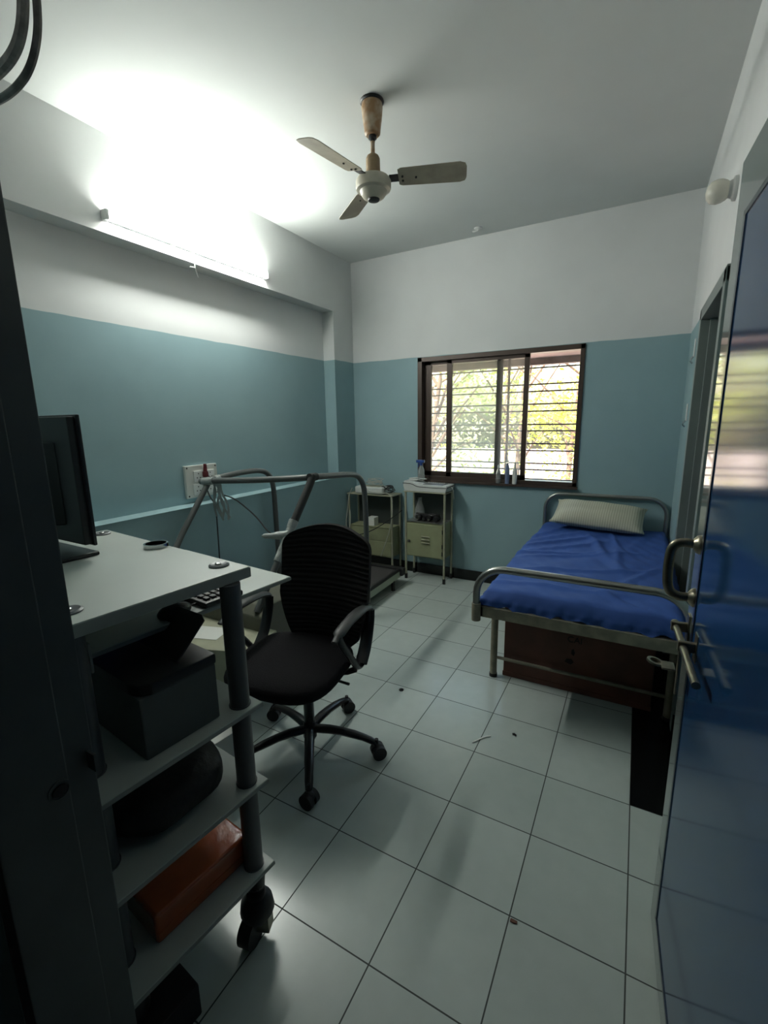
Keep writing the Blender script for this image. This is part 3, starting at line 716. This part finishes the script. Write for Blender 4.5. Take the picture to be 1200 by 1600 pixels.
for (x, r_) in ((0, .030), (.06, .020), (.11, .024), (.18, .028)):
    st.lathe([(0, -.03), (r_, -.03), (r_, .03), (r_ * .8, .036), (0, .036)], n=16, m=xf(Matrix.Translation((x, 0, r_)), Matrix.Rotation(PI / 2, 4, 'X'), Matrix.Rotation(0, 4, 'Z')))
st.tube(tangle(.07, .02, .03, .13, .03, .035, 26, 4), .006, n=6, smooth=2)
so = st.build('electrode_clamps', MT['rubber'], None, loc=(-1.22, 2.70, .582)); tag(so, 'black limb electrode clamps with leads on the taller locker shelf', 'electrodes')
dl = MB()
for (x, r_) in ((0, .020), (.06, .010), (.11, .012)): dl.cyl((x, -.037, r_ * 1.5), (x, -.040, r_ * 1.5), r_)
dl.build_each('metal_disc', MT['chrome'], so)
cb_ = MB(); cb_.lathe([(0, 0), (.05, 0), (.055, .01), (.045, .10), (.02, .17), (.02, .21), (0, .21)], n=16)
tag(cb_.build('plastic_bag', MT['clear'], None, loc=(-1.24, 2.755, .580)), 'clear crumpled plastic bag standing at the back of the taller locker shelf', 'plastic bag')

# bottles
sbt = thing('spray_bottle', 'clear spray bottle with blue trigger on the ECG machine', 'bottle', (-1.225, 2.755, .960))
MB().lathe([(0, 0), (.030, 0), (.032, .01), (.030, .09), (.016, .125), (.012, .14), (0, .14)], n=20).build('body', MT['clear'], sbt)
h_ = MB(); h_.cyl((0, 0, .138), (0, 0, .165), .015); h_.box(-.05, .035, -.012, .012, .163, .190, .005); h_.tube([(-.02, 0, .165), (-.034, 0, .14), (-.03, 0, .12)], .005, n=8, smooth=1)
h_.build('trigger', MT['blue_plastic'], sbt)
def bottle(x, h, r, body, cap, lab):
    t = thing('bottle', lab, 'bottle', (x, YB - .022, WZ0), 0, 'small bottles on the window sill')
    MB().lathe([(0, 0), (r, 0), (r, h * .52), (r * .8, h * .66), (r * .42, h * .78), (r * .40, h * .84), (0, h * .84)], n=18).build('body', body, t)
    MB().lathe([(0, h * .82), (r * .5, h * .82), (r * .42, h * .95), (r * .2, h), (0, h)], n=14).build('cap', cap, t)
bottle(-.512, .165, .021, MT['clear'], MT['white_plastic'], 'clear little bottle with white pump, leftmost on the sill')
bottle(-.432, .215, .019, MT['blue_bottle'], MT['clear'], 'blue bottle with pale cap, middle one on the sill')
bottle(-.368, .185, .020, MT['white_plastic'], MT['white_plastic'], 'white tapering bottle, rightmost on the sill')

# ------------------------------------------------------------------ treadmill
tm_ = thing('treadmill', 'manual treadmill with grey tube handrails along the left wall', 'treadmill', (-1.58, 1.4, 0))
O = Vector((-1.58, 1.4, 0))
def Lc(*p): return [tuple(Vector(q) - O) for q in p]
dk = MB(); dk.prism([(p[0] - O.x, p[1] - O.y) for p in ((-1.245, .95), (-1.285, 2.44), (-1.87, 2.44), (-1.87, .95))], .085, .145, .004)
dk.build('side_frame', mat('pale_green_frame_paint', (.34, .40, .30), .5), tm_)
dk = MB(); dk.prism([(p[0] - O.x, p[1] - O.y) for p in ((-1.275, .95), (-1.315, 2.42), (-1.84, 2.42), (-1.84, .95))], .145, .158, .003)
dk.build('running_belt', mat('charcoal_running_belt', (.045, .042, .042), .7), tm_)
dk = MB(); dk.prism([(p[0] - O.x, p[1] - O.y) for p in ((-1.243, .95), (-1.285, 2.45), (-1.31, 2.45), (-1.272, .95))], .145, .170, .004)
dk.prism([(p[0] - O.x, p[1] - O.y) for p in ((-1.86, .95), (-1.86, 2.45), (-1.885, 2.45), (-1.885, .95))], .145, .170, .004)
dk.prism([(p[0] - O.x, p[1] - O.y) for p in ((-1.255, 2.40), (-1.255, 2.475), (-1.90, 2.475), (-1.90, 2.40))], .10, .172, .012)
dk.build_each('edge_rail', MT['rubber'], tm_)
for (x, y) in ((-1.29, 2.28), (-1.84, 2.28), (-1.24, 1.58), (-1.86, 1.58), (-1.24, .5), (-1.86, .5)):
    MB().cyl((x - O.x, y - O.y, 0), (x - O.x, y - O.y, .09), .018, n=12).build('foot', MT['rubber'], tm_)
MB().cyl((-1.20 - O.x, 1.62 - O.y, .052), (-1.26 - O.x, 1.62 - O.y, .052), .052, n=24).build('wheel', MT['rubber'], tm_)
hd = MB(); hd.prism([(p[0] - O.x, p[1] - O.y) for p in ((-1.08, .30), (-1.10, .56), (-1.93, .56), (-1.93, .22), (-1.30, .22))], .10, .40, .006)
hd.build('front_step', MT['cream_metal'], tm_)
hd = MB(); hd.prism([(.50 - O.y, .10), (1.22 - O.y, .10), (1.22 - O.y, .17), (1.05 - O.y, .50), (.98 - O.y, .53), (.56 - O.y, .53), (.50 - O.y, .48)], -.36, .43, .01, m=Matrix(((0, 0, 1, 0), (1, 0, 0, 0), (0, 1, 0, 0), (0, 0, 0, 1))))
hd.build('motor_hood', mat('olive_grey_hood', (.11, .11, .08), .5, noise=.15), tm_)
RJ, LJ = (-1.19, 1.05, 1.186), (-1.955, .905, 1.125)
R = .020
# console bar across, then a rail back each side and a post down
MB().tube(Lc((-2.01, .89, 1.135), (-1.95, .892, 1.142), (-1.60, .96, 1.155), (-1.25, 1.03, 1.178), (-1.195, 1.08, 1.182), (-1.198, 1.30, 1.166), (-1.20, 1.50, 1.152), (-1.20, 1.60, 1.13), (-1.20, 1.665, 1.06), (-1.20, 1.685, .95), (-1.20, 1.69, .60), (-1.20, 1.69, .12)), R, n=14, smooth=2).build('right_handrail', MT['tread_grey'], tm_)
MB().tube(Lc((-1.955, .93, 1.145), (-1.958, 1.15, 1.165), (-1.96, 1.40, 1.165), (-1.96, 1.50, 1.12), (-1.96, 1.535, 1.03), (-1.96, 1.54, .80), (-1.96, 1.54, .12)), R, n=14, smooth=2).build('left_handrail', MT['tread_grey'], tm_)
MB().tube(Lc((-1.193, 1.055, 1.17), (-1.195, .79, .85), (-1.20, .52, .50)), R * .95, n=14).build('front_strut', MT['tread_grey'], tm_)
MB().tube(Lc((-1.955, .90, 1.12), (-1.955, .66, .82), (-1.94, .42, .48)), R * .95, n=14).build('front_strut', MT['tread_grey'], tm_)
fo = MB(); fo.tube(Lc((-1.193, 1.062, 1.19), (-1.1935, 1.01, 1.12), (-1.194, .865, .945)), .0245, n=14); fo.cyl(*Lc((-1.197, 1.03, 1.183), (-1.20, 1.10, 1.181)), .025, n=14)
fo.build('foam_grip', MT['foam'], tm_)
tp = MB(); tp.cyl(*Lc((-1.98, .885, 1.137), (-1.90, .90, 1.143)), .025, n=14); tp.cyl(*Lc((-1.956, .96, 1.146), (-1.957, 1.0, 1.150)), .0235, n=14)
tp.build_each('tape_wrap', MT['tape'], tm_)
jt = MB(); jt.cyl(*Lc((-1.194, .86, .945), (-1.195, .83, .905)), .030, .026, n=16); jt.cyl(*Lc((-1.195, .83, .905), (-1.197, .70, .74)), .024, .021, n=14)
jt.tube(Lc((-1.196, .80, .875), (-1.26, .76, .87), (-1.33, .73, .868)), [.024, .016, .005], n=10, smooth=1)
jt.build('plastic_wrapped_joint', MT['tape'], tm_)
wr = MB()
for k in range(6):
    x0 = -1.90 + k * .012; wr.tube(Lc((x0, .905, 1.125), (x0 + rn.uniform(-.03, .03), .91, 1.06), (x0 + rn.uniform(-.04, .06), .915, .99), (x0 + rn.uniform(-.03, .08), .92, .92 - rn.random() * .06)), .006, n=5, smooth=2, sx=.3, sy=1.8)
wr.build_each('hanging_plastic_strip', MT['tape'], tm_)
cd = MB(); cd.tube([(-1.86, .93, 1.05), (-1.78, .95, 1.03), (-1.66, .93, .985), (-1.50, .88, .93), (-1.36, .82, .86), (-1.22, .80, .84)], .0045, n=6, smooth=3)
tag(cd.build('sensor_cord', MT['cable_black']), 'black cord slung between the treadmill bar and its right strut', 'cable')
cd = MB(); cd.tube([(XN + .045, 1.0, 1.10), (XN + .07, 1.0, 1.02), (XL + .03, .98, .96), (XL + .035, .97, .70), (XL + .035, .96, .40), (XL + .035, .95, .10)], .005, n=6, smooth=2)
tag(cd.build('power_cord', MT['cable_black']), 'black cord hanging from the socket board down the left wall', 'cable')

# ------------------------------------------------------------------ computer trolley
ty = math.radians(-6)
tro = thing('computer_trolley', 'grey-white four-tier computer trolley on castors with round posts', 'trolley', (-.33, -.335, 0), ty)
# local: +x right edge at 0, -x to the left, y 0 far edge .. -.44 near edge
def board(x0, x1, y0, y1, z0, z1, name, r=.0):
    o = MB().box(x0, x1, y0, y1, z0, z1, .003).build(name, MT['desk_white'], tro)
    e = MB(); e.box(x0 - .001, x1 + .0012, y0 - .0012, y1 + .0012, z0 + .002, z1 - .003, .001); e.build('edge_band', MT['desk_edge'], o); return o
board(-.80, .0, -.425, .0, 1.112, 1.143, 'desktop')
for z in (.765, .520, .238): board(-.80, .035, -.445, -.02, z - .016, z, 'shelf')
for (x, y) in ((.013, -.062), (-.055, -.405), (-.74, -.062), (-.74, -.405)):
    x_ = x - .02
    p_ = MB(); p_.cyl((x_, y, .165), (x_, y, 1.112), .0265, n=24); po_ = p_.build('post', MT['desk_post'], tro)
    rg = MB()
    for z in (.765, .520, .238): rg.cyl((x_, y, z), (x_, y, z + .004), .029, n=20)
    rg.build_each('collar', MT['desk_post'], po_)
    cs = MB(); ox = .015
    cs.cyl((x_, y, .12), (x_, y, .205), .022, .030, n=16)
    cs.lathe([(0, .0), (.040, .0), (.050, .022), (.046, .05), (.028, .075), (0, .08)], n=20, m=Matrix.Translation((x_ + .012, y - .01, .075)))
    cb2 = cs.build('castor', MT['black_plastic'], tro)
    MB().cyl((x_ - .008, y - .042, .045), (x_ + .030, y - .030, .045), .045, n=24).build('wheel', MT['rubber'], cb2)
    bk = MB(); bk.box(-.026, .026, -.004, .036, .035, .095, .004, m=Matrix.Translation((x_ + .035, y - .02, 0)) @ Matrix.Rotation(.5, 4, 'Z')); bk.build('brake_tab', MT['brass'], cb2)
for (x, y) in ((-.075, -.042), (-.075, -.40), (-.74, -.042)):
    g_ = MB(); g_.lathe([(0, 0), (.026, 0), (.027, .003), (.022, .006), (.008, .003), (0, .003)], n=24, m=Matrix.Translation((x, y, 1.143)))
    gm = g_.build('grommet_cap', mat('grey_cap', (.13, .14, .15), .35), tro)
    MB().ball((x - .004, y, 1.148), .008, (1.2, 1, .4)).build('cap_screw', MT['chrome'], gm)
tr_ = board(-.78, -.155, -.36, .285, .985, 1.000, 'keyboard_tray')
br_ = MB(); br_.box(-.30, -.28, -.055, -.035, 1.0, 1.118); br_.box(-.62, -.60, -.055, -.035, 1.0, 1.118)
br_.box(-.30, -.28, -.35, -.33, 1.0, 1.118); br_.build_each('tray_hanger', MT['desk_post'], tro)
pn = MB().box(-.74, -.085, -.372, -.366, .985, 1.055, .002).build('drawer_panel', MT['desk_edge'], tro)

tmx = Matrix.Translation((-.33, -.335, 0)) @ Matrix.Rotation(ty, 4, 'Z')
def put(o, x, y, z, r=0): o.matrix_world = tmx @ Matrix.Translation((x, y, z)) @ Matrix.Rotation(r, 4, 'Z'); return o
kb = thing('keyboard', 'black computer keyboard on the pull-out tray', 'keyboard'); put(kb, -.36, .02, 1.0)
MB().box(-.21, .21, -.065, .065, 0, .018, .006).build('case', MT['black_plastic'], kb)
k2 = MB()
for i in range(15):
    for j in range(5): k2.box(-.195 + i * .0262, -.174 + i * .0262, -.052 + j * .021, -.035 + j * .021, .018, .024, .002, 1)
k2.build('keys', MT['rubber'], kb)
ms = thing('mouse', 'dark computer mouse under the desktop edge on the pull-out tray', 'mouse'); put(ms, -.19, -.115, 1.0)
MB().ball((0, 0, .012), .03, (1.0, 1.6, .75)).build('body', MT['black_plastic'], ms)
MB().tube([(0, .045, .012), (-.01, .09, .006), (-.06, .12, .006), (-.14, .11, .005)], .0025, n=6, smooth=2).build('cord', MT['cable_black'], ms)

mn = thing('monitor', 'black flat monitor seen from behind on the trolley top', 'monitor'); put(mn, -.700, -.232, 1.143, math.radians(5))
MB().prism([(-.235, -.085), (.235, -.085), (.235, .045), (-.235, .045)], 0, .012, .004).build('base', MT['gloss_black'], mn)
nk = MB(); nk.tube([(-.05, -.01, .01), (-.05, -.012, .06), (-.02, -.01, .10)], .012, n=10, smooth=2); nk.tube([(.06, -.01, .01), (.06, -.012, .06), (.03, -.01, .10)], .012, n=10, smooth=2)
nk.build_each('stand_neck', MT['chrome'], mn)
MB().box(-.25, .25, .0, .026, .040, .40, .004).build('screen_case', MT['black_plastic'], mn)
MB().box(-.26, .26, .020, .030, .036, .405, .003).build('bezel', MT['gloss_black'], mn)
MB().prism([(-.17, 0), (.17, 0), (.11, -.045), (-.11, -.045)], .09, .33, .006).build('rear_housing', MT['black_plastic'], mn)
cb_ = MB(); cb_.tube([(-.05, -.03, .09), (-.03, -.08, .03), (.04, -.02, .016), (.02, .03, .017)], .004, n=6, smooth=2)
cb_.build('cable', MT['cable_black'], mn)
wb = MB(); wb.lathe([(.030, 0), (.036, 0), (.036, .012), (.030, .012), (.030, 0)], n=24)
o = wb.build('tape_roll', MT['chrome']); put(o, -.41, -.030, 1.143); tag(o, 'small shiny roll on the far edge of the trolley top', 'roll')

prt = thing('printer', 'dark grey laser printer with open output flap on the upper shelf', 'printer'); put(prt, -.004, -.125, .765)
MB().prism([(0, 0), (-.37, 0), (-.37, -.195), (0, -.195)], 0, .155, .006).build('case', MT['printer_grey'], prt)
MB().prism([(.002, .002), (-.372, .002), (-.372, -.197), (-.04, -.197), (-.012, -.188), (.002, -.165)], .153, .182, .006).build('top_cover', MT['black_plastic'], prt)
fl_ = MB().prism([(-.10, 0), (.10, 0), (.085, .115), (.065, .125), (-.065, .125), (-.085, .115)], 0, .006, .002).build('output_flap', MT['black_plastic'], prt)
fl_.matrix_local = Matrix.Translation((-.13, -.08, .183)) @ Matrix.Rotation(math.radians(38), 4, 'X') @ Matrix.Rotation(0, 4, 'Z')
MB().box(-.325, -.30, -.135, -.115, .181, .184, .001).build('led', MT['led'], prt)

bg_ = MB(); b0 = bmesh.new(); bmesh.ops.create_cube(b0, size=2); bmesh.ops.subdivide_edges(b0, edges=b0.edges[:], cuts=10, use_grid_fill=True)
for v in b0.verts:
    x, y, z = v.co; k = (abs(x) ** 3 + abs(y) ** 3 + abs(z) ** 3) ** (1 / 3); v.co = Vector((x / k * .20, y / k * .155, z / k * .058 + .004 * math.sin(x * 7 + y * 5)))
bg_.merge(b0); o = bg_.build('laptop_bag', MT['bag'], smooth=180); put(o, -.205, -.23, .582); tag(o, 'bulging black bag on the middle shelf of the trolley', 'bag')
og = thing('orange_package', 'long package in glossy orange wrap on the bottom shelf', 'package'); put(og, -.03, -.09, .238)
MB().prism([(0, .035), (-.26, .035), (-.26, -.25), (0, -.25)], 0, .088, .010, seg=3).build('wrapped_body', MT['orange'], og)
MB().prism([(.002, .032), (.0, .032), (.0, -.247), (.002, -.247)], .02, .035, .0005).build('wrap_seam', MT['orange'], og)
bx_ = MB().box(-.14, .14, -.08, .08, 0, .10, .006).build('black_unit', MT['rubber']); bx_.matrix_world = Matrix.Translation((-.475, -.685, 0)) @ Matrix.Rotation(-.1, 4, 'Z')
tag(bx_, 'flat black power unit on the floor below the trolley', 'power unit')
ct = MB().box(-.11, .11, -.08, .08, 0, .26, .004).build('white_carton', MT['paper']); ct.matrix_world = Matrix.Translation((-.93, -.02, 0)) @ Matrix.Rotation(-.15, 4, 'Z')
tag(ct, 'plain white carton on the floor behind the trolley shelves', 'carton')
pr_ = MB().box(-.10, .10, -.07, .07, 0, .0015).build('paper_slip', MT['paper']); pr_.matrix_world = Matrix.Translation((-1.42, .36, .401)) @ Matrix.Rotation(.3, 4, 'Z')
tag(pr_, 'white paper slip on the cream treadmill step', 'paper')
cc = MB().box(-.085, .085, -.05, .05, 0, .085, .004).build('cream_carton', MT['cream_metal']); put(cc, -.585, -.15, .765, .1)
tag(cc, 'cream carton standing left of the printer on the upper shelf', 'carton')

# ------------------------------------------------------------------ office chair
ch = thing('office_chair', 'black swivel office chair with ribbed mesh back and looped arms', 'chair', (-.685, .297, 0), math.radians(9))
base = MB(); base.cyl((0, 0, .075), (0, 0, .15), .032, .028); hub = base.build('base_hub', MT['gloss_black'], ch)
for k in range(5):
    an = math.radians(-56 - 9 + 72 * k + 3); cx, sx_ = math.cos(an), math.sin(an)
    lg = MB(); lg.tube([(.02 * cx, .02 * sx_, .115), (.12 * cx, .12 * sx_, .120), (.24 * cx, .24 * sx_, .100), (.305 * cx, .305 * sx_, .078), (.318 * cx, .318 * sx_, .062)], [.023, .021, .018, .016, .012], n=10, smooth=1, sy=.8)
    lo = lg.build('base_arm', MT['gloss_black'], ch)
    cs = MB(); ta = an + PI / 2 + (.9, .5, -.6, .7, -.4)[k]; t = Vector((math.cos(ta), math.sin(ta), 0)); p = Vector((.325 * cx, .325 * sx_, .032))
    for s in (-1, 1): cs.cyl(p + t * (s * .006), p + t * (s * .028), .032, n=20)
    cs.cyl(p + t * -.010, p + t * .010, .020, n=14); cs.ball(p + Vector((0, 0, .014)), .026, (1, 1, .8)); cs.cyl(p + Vector((-.008 * cx, -.008 * sx_, .02)), p + Vector((-.008 * cx, -.008 * sx_, .06)), .009, n=10)
    cs.build('castor', MT['rubber'], lo)
gl = MB(); gl.cyl((0, 0, .06), (0, 0, .28), .024); gl.cyl((0, 0, .28), (0, 0, .40), .030, .034); gl.build('gas_column', MT['gloss_black'], ch)
mc = MB(); mc.box(-.08, .08, -.10, .12, .385, .425, .008); mc.tube([(.05, .0, .40), (.22, -.02, .395)], .006, n=8); mc.build('tilt_mechanism', MT['black_plastic'], ch)
def cushion(w, d, h, p=3.2, cuts=12):
    b = bmesh.new(); bmesh.ops.create_cube(b, size=2); bmesh.ops.subdivide_edges(b, edges=b.edges[:], cuts=cuts, use_grid_fill=True)
    for v in b.verts:
        x, y, z = v.co; k = (abs(x) ** p + abs(y) ** p) ** (1 / p)
        m_ = max(abs(x), abs(y)); s = (m_ / k) if k > 1e-6 else 1
        x2, y2 = x * s, y * s; rr = min(1.0, (abs(x2) ** p + abs(y2) ** p) ** (1 / p))
        zz = z * math.sqrt(max(0.0, 1 - .55 * rr ** 6)); sh = 1 - .06 * abs(z) ** 2 * 1
        v.co = Vector((x2 * w * sh, y2 * d * sh, zz * h))
    return b
st_ = MB(); st_.merge(cushion(.255, .245, .042), Matrix.Translation((-.045, -.055, .462)) @ Matrix.Rotation(math.radians(2), 4, 'X'))
st_.build('seat', MT['seat_fabric'], ch, smooth=180)
# ribbed back: curved shell
def back():
    b = bmesh.new(); nu, nv = 28, 90; Zb, Zt = .46, 1.005
    def hw(t):    # half width along height
        w0 = .160 + .070 * min(1, t / .45) ** .8
        if t > .84: w0 *= math.sqrt(max(0, 1 - ((t - .84) / .16) ** 2.6 * .50))
        if t < .08: w0 *= .80 + .20 * (t / .08)
        return w0
    fr_, bk_ = {}, {}
    for j in range(nv + 1):
        t = j / nv; z = Zb + (Zt - Zb) * t
        for i in range(nu + 1):
            u = -1 + 2 * i / nu; top = .030 * (1 - u * u) * (t > .5) * ((t - .5) / .5) ** 2
            x = u * hw(t); y = .215 + .05 * t * t - .035 * math.sin(PI * min(1, t * 1.6)) * .6 - .045 * u * u
            rib = .0035 * (1 if math.sin(t * 2 * PI * 24) > 0 else -1) * (1 if .06 < t < .97 and abs(u) < .93 else 0)
            fr_[i, j] = b.verts.new((x, y - .012 - rib, z + top)); bk_[i, j] = b.verts.new((x, y + .016 + rib, z + top))
    for i in range(nu):
        for j in range(nv):
            b.faces.new((fr_[i, j], fr_[i + 1, j], fr_[i + 1, j + 1], fr_[i, j + 1])); b.faces.new((bk_[i, j], bk_[i, j + 1], bk_[i + 1, j + 1], bk_[i + 1, j]))
    for j in range(nv):
        b.faces.new((fr_[0, j], fr_[0, j + 1], bk_[0, j + 1], bk_[0, j])); b.faces.new((fr_[nu, j], bk_[nu, j], bk_[nu, j + 1], fr_[nu, j + 1]))
    for i in range(nu):
        b.faces.new((fr_[i, 0], bk_[i, 0], bk_[i + 1, 0], fr_[i + 1, 0])); b.faces.new((fr_[i, nv], fr_[i + 1, nv], bk_[i + 1, nv], bk_[i, nv]))
    bmesh.ops.recalc_face_normals(b, faces=b.faces[:])
    mb = MB(); mb.merge(b, Matrix.Translation((.012, .0, 0))); return mb
back().build('backrest', MT['mesh_back'], ch)
sp_ = MB(); sp_.tube([(0, .08, .405), (0, .20, .41), (0, .262, .46), (0, .262, .60), (0, .250, .72)], .022, n=10, smooth=2, sx=2.2, sy=.7)
sp_.build('back_support', MT['black_plastic'], ch)
for s in (-1, 1):
    x = -.045 + s * .275
    lp = MB(); lp.tube([(x, -.13, .672), (x, -.10, .62), (x, .0, .50), (x, .05, .435), (x, .11, .43), (x, .16, .50), (x, .19, .60), (x, .195, .66)], .014, n=10, smooth=2, sx=1.2)
    lp.tube([(x, .03, .44), (x - s * .05, .03, .415), (x - s * .14, .02, .41)], .014, n=8, smooth=1)
    lp.tube([(x, .09, .435), (x, .15, .49), (x, .195, .60), (x, .20, .655)], .015, n=10, smooth=2, sx=2.0)
    lpo = lp.build('arm_loop', MT['gloss_black'], ch)
    pd = MB(); pd.tube([(x, -.165, .662), (x, -.12, .682), (x, .0, .694), (x, .12, .688), (x, .19, .668), (x, .215, .640)], [.014, .026, .028, .026, .020, .010], n=12, smooth=2, sy=.55)
    pd.build('arm_pad', mat('worn_black_arm_pad', (.035, .037, .037), .5), lpo)

# tiny litter and a sparkle on the floor
ring = MB().lathe([(.010, 0), (.014, 0), (.014, .003), (.010, .003), (.010, 0)], n=20).build('rubber_ring', MT['rubber'], None, loc=(-0.523, 0.924, 0)); tag(ring, 'small dark rubber ring lying on the floor tiles before the chair', 'ring')
lb = MB().tube([(-.008, 0, .004), (0, .003, .006), (.010, -.002, .004)], .005, n=6).build('debris', MT['rubber'], None, loc=(0.137, 0.837, 0)); tag(lb, 'tiny dark crumb on the floor in front of the cot', 'debris')
pc = MB(); pc.tube([(-0.026, 0.691, .004), (-0.003, 0.728, .004), (0.014, 0.757, .004), (0.040, 0.776, .004)], .0035, n=6, smooth=1, sy=.4)  # thin white strip stands in for the reflective sparkle of a scuff
tag(pc.build('floor_sparkle', MT['paper']), 'sparkling white scuff across a floor tile joint, made as a thin white strip', 'litter')
lb = MB(); lb.box(-.008, .007, -.005, .006, 0, .005, .002); lb.box(.003, .013, -.003, .006, 0, .004, .001)
tag(lb.build('crumb', MT['brown_box'], None, loc=(0.333, -0.013, 0)), 'brown crumb on a tile corner in the foreground', 'litter')
